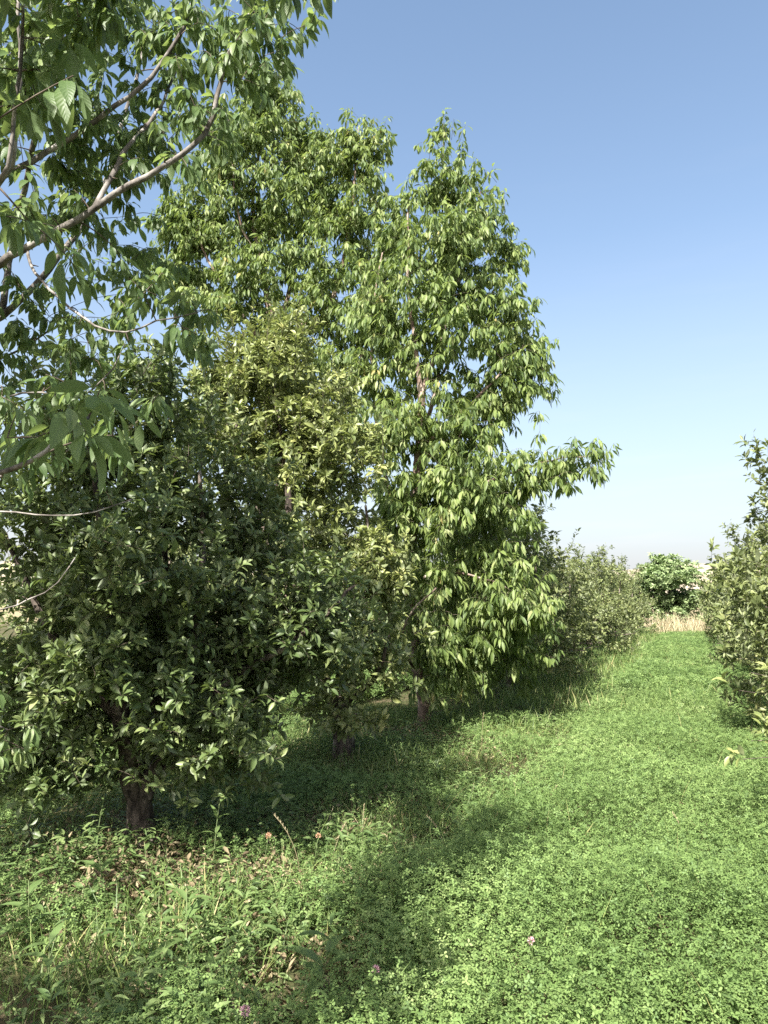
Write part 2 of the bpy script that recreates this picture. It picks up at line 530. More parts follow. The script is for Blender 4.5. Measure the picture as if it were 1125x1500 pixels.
def second_apple():
    rng = np.random.default_rng(23)
    b = ground(505, 1122)
    d = float(b @ FH)
    root = empty('apple_tree', b, 'apple tree with sunlit yellow-green top behind the dark nearest one', 'tree')
    sk = Skeleton(rng)
    a = lambda px, py, dd=0: at(px, py, d + dd)
    sk.limb([b, a(503, 1085), a(497, 1040)], .115, .10, .006, .35)
    sk.limb([a(498, 1050), a(470, 980, -.1), a(440, 860, -.2), a(420, 720, -.2), a(405, 600, -.1), a(400, 500)], .075, .012)
    sk.limb([a(499, 1050), a(500, 960, .3), a(480, 840, .5), a(470, 700, .4), a(455, 560, .3)], .07, .012)
    sk.limb([a(500, 1045), a(530, 960, -.2), a(545, 860, -.3), a(535, 740, -.3)], .06, .012)
    sk.limb([a(450, 900, -.2), a(390, 780, -.3), a(350, 650, -.2), a(330, 540, -.1)], .045, .012)
    sk.limb([a(505, 1030), a(550, 990, -.4), a(570, 930, -.6)], .04, .012)
    sk.limb([a(498, 1035), a(525, 1050, -.5), a(545, 1060, -.8)], .022, .008)
    B = [blob(420, 600, d, 95, 105, .95, 170), blob(340, 560, d, 75, 70, .8, 90), blob(470, 740, d, 100, 120, 1.0, 160),
         blob(500, 890, d, 90, 130, 1.0, 150), blob(545, 800, d - .3, 55, 95, .7, 80), blob(400, 760, d + .2, 100, 130, .9, 110),
         blob(300, 640, d, 70, 90, .8, 70), blob(540, 960, d - .3, 50, 60, .6, 50), blob(450, 980, d, 90, 60, .8, 60),
         blob(500, 660, d - .2, 50, 60, .6, 50), blob(520, 1055, d - .8, 30, 18, .25, 12), blob(395, 520, d, 55, 40, .5, 40)]
    sk.grow(clusters(B, rng, 10, .11, .5, 2.6), rise=.1)
    tops = sk.P[rng.integers(0, sk.n, 4000)]
    tops = tops[tops[:, 2] > 2.6][:170]
    sh = shoots(tops, rng, .40)
    sk.twigs += [(p, np.linspace(.0035, .0012, 6)) for p in sh]
    TW = np.array(sk.TW)
    L = stack(apple_leaves(TW, 12, rng, .070), apple_leaves(np.array(sh), 16, rng, .07, .1))
    finish_tree(root, sk, b, M['bark'], [(T_APPLE_HI, M['apple_sun'], L)], n_main=1)
    return d


def right_cherry():
    rng = np.random.default_rng(37)
    b = ground(620, 1072)
    d = float(b @ FH)
    root = empty('cherry_tree', b, 'tall narrow cherry tree with drooping leaves and one branch reaching out over the path', 'tree')
    sk = Skeleton(rng)
    a = lambda px, py, dd=0: at(px, py, d + dd)
    sk.limb([b, a(621, 1030), a(612, 985), a(603, 920), a(601, 850), a(606, 760), a(613, 660), a(619, 575)], .085, .052, .006, .35)
    sk.limb([a(619, 578), a(609, 510), a(600, 440), a(598, 370), a(600, 300)], .04, .010)
    sk.limb([a(619, 575), a(637, 520, .05), a(662, 440, .1), a(688, 360, .1), a(705, 280, .1)], .038, .009)
    sk.limb([a(612, 660), a(640, 560, .4), a(650, 440, .5), a(648, 310, .4), a(650, 210, .3)], .036, .006)
    sk.limb([a(603, 800), a(570, 720, .4), a(550, 600, .6), a(545, 480, .5), a(560, 370, .4)], .036, .009)
    sk.limb([a(613, 660), a(680, 600, -.1), a(740, 540, -.1), a(780, 490, 0)], .03, .008)
    sk.limb([a(606, 770), a(680, 720, -.3), a(760, 690, -.4), a(815, 672, -.4), a(860, 668, -.4)], .03, .006)
    sk.limb([a(602, 850), a(660, 840, -.5), a(720, 850, -.7), a(770, 880, -.7)], .026, .006)
    sk.limb([a(603, 920), a(580, 960, -.3), a(568, 900, -.5), a(560, 840, -.6)], .024, .008)
    sk.limb([a(610, 980), a(590, 950, -.5), a(600, 900, -.9), a(640, 860, -1.1)], .024, .008)
    sk.limb([a(612, 985), a(650, 990, .3), a(700, 960, .5), a(740, 940, .4)], .022, .007)
    sk.limb([a(640, 560, .4), a(700, 470, .7), a(740, 390, .7), a(752, 330, .6)], .024, .006)
    B = [blob(652, 262, d + .2, 38, 62, .4, 62), blob(702, 330, d + .1, 48, 55, .5, 66), blob(640, 380, d, 90, 75, .8, 130),
         blob(590, 330, d + .3, 42, 55, .5, 54), blob(715, 450, d + .2, 68, 85, .8, 120), blob(600, 490, d + .1, 62, 80, .8, 86),
         blob(755, 540, d, 48, 55, .6, 80), blob(690, 610, d, 90, 60, .8, 96), blob(575, 630, d - .2, 55, 75, .6, 76),
         blob(715, 730, d - .2, 75, 60, .8, 105), blob(640, 790, d - .3, 90, 80, .8, 100), blob(715, 850, d - .3, 70, 75, .8, 115),
         blob(610, 910, d - .4, 60, 70, .7, 70), blob(690, 935, d, 90, 45, .8, 90), blob(762, 890, d - .6, 40, 40, .5, 52),
         blob(750, 690, d - .3, 45, 30, .4, 52), blob(822, 690, d - .4, 30, 18, .2, 24), blob(870, 665, d - .4, 20, 12, .12, 14),
         blob(730, 960, d + .5, 70, 40, .7, 60), blob(650, 1000, d - .4, 40, 20, .3, 16), blob(655, 700, d - .4, 80, 60, .4, 60),
         blob(650, 640, d + .5, 110, 120, .5, 110), blob(745, 370, d + .5, 25, 35, .3, 26), blob(560, 440, d + .1, 35, 60, .5, 50), blob(545, 545, d, 35, 55, .5, 45), blob(660, 420, d - .3, 75, 150, .4, 70), blob(650, 720, d - .7, 90, 150, .3, 60), blob(790, 520, d + .1, 22, 40, .3, 22), blob(620, 560, d + .5, 80, 120, .3, 50), blob(570, 730, d - .2, 45, 60, .6, 50)]
    sk.grow(clusters(B, rng, 7, .12, .6, 2.0), rise=.16)
    tops = np.array([at(px, py, d + .25) for px, py in [(650, 200), (655, 195), (640, 200), (638, 225), (668, 225), (690, 270), (716, 262), (728, 300), (745, 345), (590, 300), (600, 295), (665, 240), (575, 320)]])
    sh = shoots(np.vstack([tops, tops + [.1, .05, -.05], tops + [-.1, .0, -.1]]), rng, .33, .25)
    sk.twigs += [(p, np.linspace(.0035, .0012, 6)) for p in sh]
    TW = np.array(sk.TW + sh)
    L = cherry_leaves(TW, 10, rng, .118)
    finish_tree(root, sk, b, M['bark_cherry'], [(T_CHERRY, M['cherry'], L)], n_main=1)
    return d


def back_cherry():
    rng = np.random.default_rng(53)
    d = 12.4
    b = at(425, 900, d); b[2] = 0
    root = empty('cherry_tree', b, 'tall broad cherry tree with three leafy tops behind the apple trees', 'tree')
    sk = Skeleton(rng)
    a = lambda px, py, dd=0: at(px, py, d + dd)
    sk.limb([b, a(420, 900), a(412, 700), a(405, 590), a(402, 490)], .14, .095, .01, .3)
    sk.limb([a(402, 495), a(385, 400), a(370, 300), a(385, 200), a(388, 135)], .07, .008)
    sk.limb([a(405, 500), a(450, 475), a(480, 455), a(505, 370), a(520, 260), a(525, 185)], .065, .008)
    sk.limb([a(403, 500), a(430, 400, .6), a(440, 300, .8), a(435, 215, .8)], .06, .01)
    sk.limb([a(400, 520), a(340, 440, -.2), a(300, 370, -.2), a(285, 320, -.1)], .055, .01)
    sk.limb([a(410, 620), a(470, 580, -.4), a(520, 540, -.5), a(545, 470, -.4)], .05, .01)
    sk.limb([a(390, 400), a(350, 320, -.3), a(340, 240, -.3)], .035, .008)
    sk.limb([a(412, 700), a(340, 620, -.5), a(290, 560, -.6)], .045, .01)
    B = [blob(388, 138, d, 36, 36, .5, 75), blob(375, 190, d, 55, 40, .6, 60), blob(340, 225, d - .2, 70, 60, .8, 120), blob(265, 330, d, 35, 60, .5, 60), blob(470, 260, d + .2, 50, 60, .7, 80), blob(560, 400, d, 45, 70, .6, 70), blob(440, 220, d + .5, 50, 50, .7, 90),
         blob(520, 215, d, 56, 48, .7, 105), blob(290, 330, d - .1, 42, 70, .7, 110), blob(395, 320, d, 85, 75, 1.1, 190),
         blob(510, 320, d, 72, 65, 1.0, 150), blob(345, 425, d - .2, 75, 75, 1.0, 150), blob(470, 430, d, 85, 75, 1.1, 150),
         blob(420, 540, d - .1, 110, 60, 1.1, 120), blob(540, 480, d - .3, 42, 70, .8, 85), blob(505, 610, d - .3, 60, 90, .9, 90),
         blob(262, 400, d - .2, 26, 45, .5, 50), blob(430, 680, d, 110, 110, 1.2, 130), blob(330, 620, d - .4, 90, 90, 1.0, 80)]
    sk.grow(clusters(B, rng, 10, .13, .55, 2.7), rise=.14)
    tops = np.array([at(px, py, d) for px, py in [(380, 145), (395, 140), (412, 150), (430, 170), (450, 185), (505, 190), (520, 185), (540, 190), (555, 210), (355, 185), (335, 195), (468, 200)]])
    sh = shoots(tops, rng, .35, .3)
    sk.twigs += [(p, np.linspace(.004, .0012, 6)) for p in sh]
    TW = np.array(sk.TW + sh)
    L = cherry_leaves(TW, 10, rng, .126)
    finish_tree(root, sk, b, M['bark_cherry'], [(T_CHERRY, M['cherry'], L)], n_main=1)


def near_cherry():
    """the tree beside the photographer; its boughs hang into the view from the left"""
    rng = np.random.default_rng(71)
    K = 1.42
    a = lambda px, py, dd: at(px, py, dd * K)
    blob = lambda px, py, dd, rx, ry, rd, n: globals()['blob'](px, py, dd * K, rx, ry, rd * 1.6, n)
    b = FH * 2.55 + RH * -2.75
    root = empty('cherry_tree', b, 'cherry tree beside the camera, its pale boughs hanging into view from the left', 'tree')
    sk = Skeleton(rng)
    fork = b + np.array([0.05, 0, 1.15])
    sk.limb([b, b + np.array([.02, .02, .6]), fork], .12, .10, .006, .4)
    LB = [
        ([fork, a(-300, 560, 2.55), a(-60, 415, 2.4), a(0, 387, 2.35), a(90, 335, 2.3), a(170, 287, 2.28), a(240, 246, 2.26), a(300, 195, 2.25), a(320, 140, 2.25), a(337, 80, 2.25), a(365, 15, 2.25), a(400, -70, 2.3)], .052, .006),
        ([a(138, 306, 2.29), a(165, 262, 2.33), a(183, 228, 2.36), a(205, 195, 2.4), a(235, 155, 2.5), a(262, 95, 2.6)], .016, .006),
        ([fork, a(-250, 640, 2.8), a(-40, 490, 2.75), a(0, 463, 2.75), a(50, 420, 2.75), a(85, 380, 2.8), a(130, 315, 2.9), a(160, 250, 3.0), a(190, 150, 3.1), a(215, 40, 3.2)], .045, .008),
        ([a(-60, 415, 2.4), a(-20, 300, 2.0), a(15, 245, 1.9), a(25, 160, 1.85), a(33, 90, 1.85), a(30, 0, 1.85), a(36, -80, 1.9)], .02, .006),
        ([a(0, 463, 2.75), a(30, 300, 2.8), a(50, 200, 2.6), a(72, 120, 2.6), a(95, 40, 2.6), a(112, -40, 2.6)], .022, .010),
        ([a(-90, 430, 2.4), a(-40, 320, 2.3), a(0, 268, 2.3), a(50, 243, 2.3), a(100, 206, 2.3), a(150, 168, 2.3), a(205, 125, 2.3), a(260, 60, 2.3), a(285, -10, 2.3)], .022, .008),
        ([a(40, 365, 2.33), a(60, 405, 2.2), a(100, 450, 2.15), a(140, 478, 2.1), a(185, 487, 2.1), a(225, 468, 2.1), a(290, 460, 2.1)], .009, .003),
        ([fork, a(-200, 800, 2.0), a(-40, 715, 1.75), a(0, 700, 1.7), a(45, 676, 1.65), a(60, 665, 1.65)], .02, .005),
        ([fork, a(-150, 800, 2.4), a(-30, 757, 2.2), a(0, 753, 2.2), a(75, 757, 2.2), a(140, 752, 2.2), a(195, 730, 2.25)], .012, .0025),
        ([fork, a(-120, 920, 2.4), a(0, 895, 2.3), a(40, 880, 2.3), a(85, 850, 2.3), a(112, 815, 2.35)], .010, .002),
        ([a(-100, 560, 2.7), a(0, 530, 2.7), a(50, 500, 2.7), a(80, 480, 2.7)], .012, .004),
        ([a(-100, 640, 2.4), a(0, 588, 2.3), a(60, 570, 2.3), a(110, 585, 2.3), a(150, 560, 2.3), a(175, 525, 2.3)], .009, .003),
        ([fork, fork + [-.3, .2, .9], fork + [-.5, .4, 2.2], fork + [-.4, .3, 3.6]], .07, .012),
        ([fork, fork + [-.7, -.4, 1.0], fork + [-1.2, -.9, 2.4]], .06, .012),
        ([fork, fork + [.1, -.6, 1.2], fork + [.3, -1.1, 2.4], fork + [.3, -1.1, 3.4]], .06, .012),
        ([fork, fork + [.0, .7, 1.2], fork + [.0, .9, 2.4], fork + [-.1, 1.0, 3.9]], .055, .010),
    ]
    LB.append(([fork, fork + [.8, -.9, 1.0], np.array([-2.0, -.2, 2.55]), np.array([-1.3, -.2, 2.8])], .03, .006))  # unseen bough, added to shade the near ground
    LB.append(([fork, fork + [.3, .0, 1.5], fork + [.5, .1, 3.0], fork + [.6, .1, 4.6]], .05, .01))
    LB.append(([fork, fork + [.6, .0, 1.1], np.array([-2.1, 1.3, 3.4]), np.array([-1.3, 1.2, 3.8])], .035, .006))  # bough above the view, added so its leaves shade the path edge
    for p, r0, r1 in LB:
        sk.limb(p, r0 * .88, r1, .010, grow=len(sk.limbs) not in (15,))
    d = 2.35
    B = [blob(60, 60, 2.3, 110, 80, .45, 46), blob(190, 70, 2.5, 90, 80, .5, 46), blob(300, 60, 2.4, 85, 75, .4, 40), blob(385, 30, 2.3, 45, 50, .25, 20),
         blob(60, 190, 2.3, 100, 70, .45, 40), blob(190, 180, 2.6, 90, 60, .5, 34), blob(270, 190, 2.35, 40, 50, .3, 12), blob(420, 15, 2.25, 22, 25, .15, 7),
         blob(20, 290, 2.0, 60, 60, .3, 12), blob(150, 230, 2.5, 80, 50, .4, 22), blob(170, 370, 2.7, 55, 45, .3, 17), blob(60, 430, 2.6, 60, 40, .3, 10),
         blob(130, 470, 2.3, 60, 35, .3, 12), blob(215, 420, 2.5, 45, 40, .3, 10), blob(265, 450, 2.1, 60, 22, .15, 9), blob(20, 500, 2.6, 60, 50, .3, 11),
         blob(150, 620, 1.6, 30, 14, .08, 4), blob(30, 575, 2.0, 50, 50, .3, 7), blob(100, 560, 2.4, 60, 40, .3, 8), blob(15, 1075, 2.5, 22, 14, .1, 4),
         blob(30, 640, 2.3, 50, 40, .3, 8), blob(-80, 200, 2.4, 90, 250, .6, 60), blob(120, -60, 2.6, 220, 60, .6, 60),
         blob(325, 105, 2.3, 26, 40, .2, 9), blob(180, 300, 2.5, 60, 40, .4, 12)]
    c = fork
    B += [(c + [-.4, .2, 2.5], (1.2, 1.0, .8), 190), (c + [.4, 0, 2.7], (.7, .7, .6), 85), ((-1.3, 1.1, 3.6), (.5, .65, .45), 210), ((-1.85, 1.3, 4.3), (.55, .6, .5), 100), (c + [-.3, .2, 3.9], (.8, .8, .9), 30), ((-1.3, .3, 2.8), (.40, .65, .4), 190), ((-2.5, -.2, 2.7), (.8, .8, .4), 170), (c + [-1.2, .2, 2.2], (.6, .8, .6), 50), 
          (c + [.1, 1.0, 2.6], (.6, .8, 1.2), 100), (c + [-.6, .6, 1.2], (.8, .7, .6), 60)]
    # one hanging spray at the lower left
    sk.limb([fork, a(-160, 950, 2.6), a(-40, 1040, 2.5), a(10, 1070, 2.5)], .012, .003, .004)
    sk.grow(clusters(B, rng, 9, .10, .7, 1.5), rise=.1)
    n0 = len(sk.TW)
    K = 1.0
    # a few sprays close to the camera
    sk.limb([at(-80, 720, 2.1), at(-20, 700, 1.75), at(45, 676, 1.65), at(85, 645, 1.68), at(130, 612, 1.74)], .010, .004, .004)
    sk.limb([at(-90, 380, 2.1), at(-30, 300, 1.9), at(15, 245, 1.8), at(28, 150, 1.8), at(33, 60, 1.8), at(34, -60, 1.8)], .008, .004, .006)
    NB = [blob(140, 612, 1.75, 26, 8, .04, 4), blob(25, 310, 1.85, 20, 22, .06, 3), blob(22, 180, 1.8, 26, 40, .08, 6), blob(75, 90, 1.9, 40, 50, .08, 7), blob(20, 40, 1.8, 28, 35, .08, 5),
          blob(120, 60, 2.2, 40, 40, .1, 6), blob(15, 640, 1.75, 20, 14, .06, 2)]
    sk.grow(clusters(NB, rng, 3, .03, .6), rise=.05, pen=.2)
    TW = np.array(sk.TW)
    L = stack(cherry_leaves(TW[:n0], 11, rng, .069, .9), cherry_leaves(TW[n0:], 7, rng, .080, .6))
    for p, r in list(sk.limbs[1:]):
        for q in range(2, len(p) - 1, 3):
            if r[q] < .03:
                v = norm(rng.normal(size=3) + UP * .3) * rng.uniform(.015, .05)
                sk.twigs.append((np.array([p[q], p[q] + v * .5, p[q] + v]), np.array([r[q] * .5 + .001, .0028, .0018])))
    finish_tree(root, sk, b, M['bark_pale'], [(T_CHERRY_HI, M['cherry_near'], L)], twig_sides=5, n_main=1, rough=.06)


def hedge_apple(seed, H, Rr, n, leaf, mat='apple_olive'):
    """an apple tree of the pruned rows, wide from knee height up"""
    rng = np.random.default_rng(seed)
    root = empty('apple_tree', (0, 0, 0))
    sk = Skeleton(rng)
    sk.limb([(0, 0, 0), (.02, .01, .3), (0, 0, .55)], .085, .07, .006, .4)
    for k in range(6):
        az = k * 1.047 + rng.uniform(-.3, .3)
        u = np.array([math.cos(az), math.sin(az), 0])
        e = rng.uniform(.75, 1.1)
        sk.limb([(0, 0, .5), u * .3 * Rr * e + UP * .3 * H, u * .55 * Rr * e + UP * .5 * H, u * .62 * Rr * e + UP * (.68 + .16 * rng.random()) * H], .045, .01)
        sk.limb([u * .12 * Rr + UP * .26 * H, u * .45 * Rr * e + UP * .22 * H, u * .85 * Rr * e + UP * .24 * H], .03, .008)
    sk.limb([(0, 0, .5), (.03, .02, .5 * H), (0, .05, .9 * H)], .05, .01)
    B = []
    for k in range(14):
        az = k * 2.4
        zz = .24 + .66 * ((k + .5) / 14)
        rr = Rr * (.66 if zz < .6 else .66 - (zz - .6) * 1.1) * rng.uniform(.8, 1.12)
        B.append(((rr * math.cos(az), rr * math.sin(az), zz * H), (.55 * Rr * .75, .55 * Rr * .75, .17 * H), n // 16))
    B.append(((0, 0, .55 * H), (.6 * Rr, .6 * Rr, .38 * H), n // 8))
    sk.grow(clusters(B, rng, 9, .12, .5, 1.7), rise=.08)
    tops = sk.P[rng.integers(0, sk.n, 4000)]
    tops = tops[tops[:, 2] > .68 * H][:70]
    sh = shoots(tops, rng, .38)
    sk.twigs += [(p, np.linspace(.0035, .0012, 6)) for p in sh]
    L = stack(apple_leaves(np.array(sk.TW), 11, rng, leaf), apple_leaves(np.array(sh), 14, rng, leaf * .9, .1))
    finish_tree(root, sk, (0, 0, 0), M['bark'], [(T_APPLE, M[mat], L)])
    return root


D1 = first_apple()
D2 = second_apple()
DA = right_cherry()
back_cherry()
near_cherry()

ROWX = float((ground(208, 1238)[0] + ground(620, 1072)[0]) / 2)
YA = float(ground(620, 1072)[1])
protos = [hedge_apple(101, 2.95, 1.55, 620, .080), hedge_apple(102, 3.1, 1.5, 620, .082), hedge_apple(103, 2.8, 1.6, 620, .080)]
rr = random.Random(5)
ORD = ['first', 'second', 'third', 'fourth', 'fifth', 'sixth', 'seventh', 'eighth', 'ninth', 'tenth', 'eleventh', 'twelfth', 'thirteenth', 'fourteenth', 'fifteenth']
used = set()


def place_apple(i, x, y, s, label, group):
    k = i % 3
    loc = (x + rr.uniform(-.12, .12), y + rr.uniform(-.2, .2), 0)
    rot = rr.uniform(0, 6.28)
    sc = (s * rr.uniform(.95, 1.06), s * rr.uniform(.95, 1.06), s * rr.uniform(.92, 1.1))
    if k not in used:
        used.add(k)
        o = protos[k]
        o.location = loc; o.rotation_euler = (0, 0, rot); o.scale = sc
        tag(o, label, 'tree', group)
        return o
    return copy_thing(protos[k], loc, rot, sc, label, 'tree', group)


y = YA + 2.9
nl = 11
for i in range(nl):
    place_apple(i, ROWX + .1, y, 1.0 + (.08 if i < 2 else 0), f'apple tree in the left row, {ORD[i]} beyond the tall branching cherry tree', 'apple trees of the left row')
    y += 2.55
YEND = y
y = 3.0
for i in range(15):
    t_ = place_apple(i + 1, 1.9 if i > 1 else 1.86 + .6 * (1 - i), y, 1.0 if i > 1 else .85, f'apple tree in the row right of the path, {ORD[i]} counting from the camera', 'apple trees of the right row')
    if i == 1:
        rg = np.random.default_rng(77)
        inv = Matrix.LocRotScale(t_.location, t_.rotation_euler, t_.scale).inverted()
        e0 = np.array([t_.location[0] - .1, t_.location[1], .62])
        for q, (px, py, dd) in enumerate([(1088, 1112, 4.75), (1100, 1085, 4.9), (1100, 985, 5.1), (1075, 1010, 5.6)]):
            e = at(px, py, dd)
            pth = smooth_path([e0, e0 * .55 + e * .45 + UP * .12, e + (e0 - e) * .15 + UP * .03, e])
            o = tubes('branch', [(pth, np.linspace(.012, .002, len(pth)))], M['bark'], t_, 6)
            o.matrix_parent_inverse = inv
            tws = []
            for k in range(12):
                st = pth[int(len(pth) * (.5 + .49 * k / 12))]
                v = norm(rg.normal(size=3) + UP * .5 + norm(e - e0) * .6) * rg.uniform(.08, .2)
                tws.append(st + v * np.linspace(0, 1, 6)[:, None])
            lv_ = apple_leaves(np.array(tws), 8, rg, .072)
            o = instance('crown', T_APPLE_HI, *lv_[:4], lv_[4], M['apple_sun'], t_)
            o.matrix_parent_inverse = inv
    y += 2.55
y = 8.2
for i in range(8):
    place_apple(i + 2, ROWX - 4.4, y, 1.05, f'apple tree in the far left row behind the others, {ORD[i]} counting from the camera', 'apple trees of the far left row')
    y += 2.8


def end_tree():
    rng = np.random.default_rng(201)
    b = at(968, 900, 47); b[2] = 0
    root = empty('walnut_tree', b, 'round deep green tree closing the far end of the path above the reeds', 'tree')
    sk = Skeleton(rng)
    sk.limb([(0, 0, 0), (.05, 0, .8), (0, .05, 1.4)], .16, .13, .01, .3)
    B = []
    for k in range(9):
        az = k * 2.4
        q = np.array([math.cos(az), math.sin(az), 0]) * (1.15 if k < 6 else .5)
        z = 2.0 + .7 * (k % 3) + (.9 if k >= 6 else 0)
        sk.limb([(0, 0, 1.2), q * .5 + UP * (z - .7), q + UP * z], .07, .012)
        B.append((q + UP * z, (.8, .8, .65), 90))
    B.append((np.array([.3, -.3, 1.0]), (1.5, 1.3, .5), 120)); B.append((np.array([0, 0, 4.0]), (.6, .6, .5), 70)); B.append((np.array([0, 0, 1.8]), (1.4, 1.4, .8), 160))
    sk.grow(clusters(B, rng, 10, .2, .5, 2.0), rise=.1)
    L = apple_leaves(np.array(sk.TW), 10, rng, .16)
    root.scale = (1.45, 1.4, .95)
    finish_tree(root, sk, (0, 0, 0), M['bark'], [(T_APPLE, M['walnut'], L)])


end_tree()

# ------------------------------------------------------------------ ground cover
rng = np.random.default_rng(900)


def camxy(x, y):
    d = x * FH[0] + y * FH[1]
    s = x * RH[0] + y * RH[1]
    return d, s


def scatter(n, x0, x1, y0, y1, dmin, dmax, dens=None, margin=.72):
    x = rng.uniform(x0, x1, n); y = rng.uniform(y0, y1, n)
    d, s = camxy(x, y)
    k = (d > dmin) & (d < dmax) & (np.abs(s) < margin * d + .5)
    if dens is not None:
        k &= rng.random(n) < dens(x, y)
    return x[k], y[k]


def in_strip(x):
    """0 on the mown alley, 1 under the trees of the left row"""
    return np.clip((-.95 - x + .0) / .9, 0, 1) * np.clip((x - (ROWX - 1.9)) / .6, 0, 1)


def clover_dens(x, y):
    edge = x + .35 * (vnoise(x * 1.1, y * .7, 3) - .5)
    s = in_strip(edge)
    patchy = vnoise(x * 1.7, y * 1.7, 8)
    return np.where(s > .5, np.clip((patchy - .35) * 1.2, .05, .6), 1.0) * (x < 4.2)


def height(x, y):
    h = .10 + .15 * vnoise(x * 1.3, y * 1.3, 1) + .13 * vnoise(x * 4, y * 4, 2) + .07 * vnoise(x * 11, y * 11, 9)
    g = ground(1000, 1400)
    h = h + .16 * np.exp(-((x - g[0]) ** 2 + (y - g[1]) ** 2 * .5) / .06) * (x > -1)
    return h * (1 - .30 * in_strip(x))


def trefoil(hi):
    """three leaflets, as one template"""
    V, F, lu, lv = [], [], [], []
    for k, az in enumerate((0, 2.05, -2.05)):
        c, s = math.cos(az), math.sin(az)
        b = len(V)
        prof = [(0, .05, 0), (-.23, .42, .07), (.23, .42, .07), (-.2, .78, .05), (.2, .78, .05), (0, 1.0, -.04)] if hi else [(0, .05, 0), (-.27, .58, .06), (.27, .58, .06), (0, 1.0, -.04)]
        for x_, y_, z_ in prof:
            V.append((x_ * c - y_ * s, x_ * s + y_ * c, z_)); lu.append(x_ * 4); lv.append(y_)
        F += [[b, b + 2, b + 1], [b + 1, b + 2, b + 4, b + 3], [b + 3, b + 4, b + 5]] if hi else [[b, b + 2, b + 1], [b + 1, b + 2, b + 3]]
    return (np.array(V), np.array([i for f in F for i in f]), np.array([len(f) for f in F]), np.array(lu), np.array(lv))


def clover_layer(name, xs, ys, nodes, size, hi, mat, hs=1.0):
    n = len(xs)
    h = height(xs, ys) * hs * rng.uniform(.7, 1.15, n)
    u = rng.random((n, nodes)); u[:, 0] = 0
    z = h[:, None] * (1 - .75 * u ** 1.2)
    lean = rng.normal(size=(n, 1, 2)) * .22
    off = lean * z[..., None] + rng.normal(size=(n, nodes, 2)) * size * .7
    pos = np.stack([xs[:, None] + off[..., 0], ys[:, None] + off[..., 1], z], -1).reshape(-1, 3)
    m = len(pos)
    az = rng.random(m) * 6.283
    yd = np.stack([np.cos(az), np.sin(az), rng.normal(size=m) * .25], -1)
    nd = UP + rng.normal(size=(m, 3)) * .55
    tone = vnoise(pos[:, 0] * .9, pos[:, 1] * .9, 5) * .25 + vnoise(pos[:, 0] * 3.1, pos[:, 1] * 3.1, 15) * .15
    rnd = np.clip(rng.random(m) * .55 + tone * 1.5 - .08, 0, 1)
    s = size * np.clip(rng.normal(1, .25, m), .5, 1.6)
    o = instance(name, trefoil(hi), pos, yd, nd, s, rnd, mat)
    return o


def stems_layer(name, xs, ys, hgt, width, mat, lean=.2):
    n = len(xs)
    pos = np.stack([xs, ys, np.zeros(n)], -1)
    yd = UP + np.concatenate([rng.normal(size=(n, 2)) * lean, np.zeros((n, 1))], 1)
    nd = np.concatenate([rng.normal(size=(n, 2)), np.zeros((n, 1))], 1)
    return instance(name, T_BLADE, pos, yd, nd, hgt, rng.random(n), mat, wscale=width)


x, y = scatter(165000, -9, 4.5, .8, 7.5, 2.0, 5.5, clover_dens)
tag(clover_layer('clover', x, y, 7, .0147, True, M['clover']), kind='stuff')['label'] = 'bright green clover carpet beside the camera'
x, y = scatter(230000, -11, 4.5, 2, 15, 5.5, 12.0, clover_dens)
tag(clover_layer('clover', x, y, 5, .0190, False, M['clover']), kind='stuff')['label'] = 'green clover carpet of the middle distance'
x, y = scatter(250000, -6, 4.0, 9, 47, 12.0, 48.0, lambda a, b: clover_dens(a, b) * np.clip(1.25 - b / 60, .3, 1))
tag(clover_layer('clover', x, y, 4, .036, False, M['clover'], 1.1), kind='stuff')['label'] = 'green clover carpet running to the far reeds'
x, y = scatter(60000, -14, -5.0, 8, 30, 12.0, 30.0)
tag(clover_layer('clover', x, y, 2, .055, False, M['clover'], 1.1), kind='stuff')['label'] = 'green clover of the alley behind the left row'

# grass: thick in the tree strip, thin in the clover
gd = lambda a, b: .10 + .9 * in_strip(a) * np.clip(vnoise(a * 1.4, b * 1.4, 21) * 1.6 - .25, .05, 1)
x, y = scatter(110000, -6, 3.5, .8, 13, 2.0, 11.0, gd)
h = (.09 + .17 * vnoise(x * 1.2, y * 1.2, 4)) * rng.uniform(.6, 1.3, len(x))
tag(stems_layer('grass', x, y, h, 1.0, M['grass'], .35), kind='stuff')['label'] = 'thin grass blades growing among the clover'
x, y = scatter(26000, -3, 3, 10, 42, 10.0, 42.0)
h = rng.uniform(.2, .42, len(x))
tag(stems_layer('grass', x, y, h, 1.1, M['grass'], .22), kind='stuff')['label'] = 'fine grass blades far along the path'

# taller thin stems standing above the clover
x, y = scatter(4200, -2.2, 3, 1.5, 20, 2.3, 18.0)
tag(stems_layer('grass', x, y, rng.uniform(.2, .38, len(x)), .42, M['grass'], .3), kind='stuff')['label'] = 'thin tall grass stems standing above the clover path'

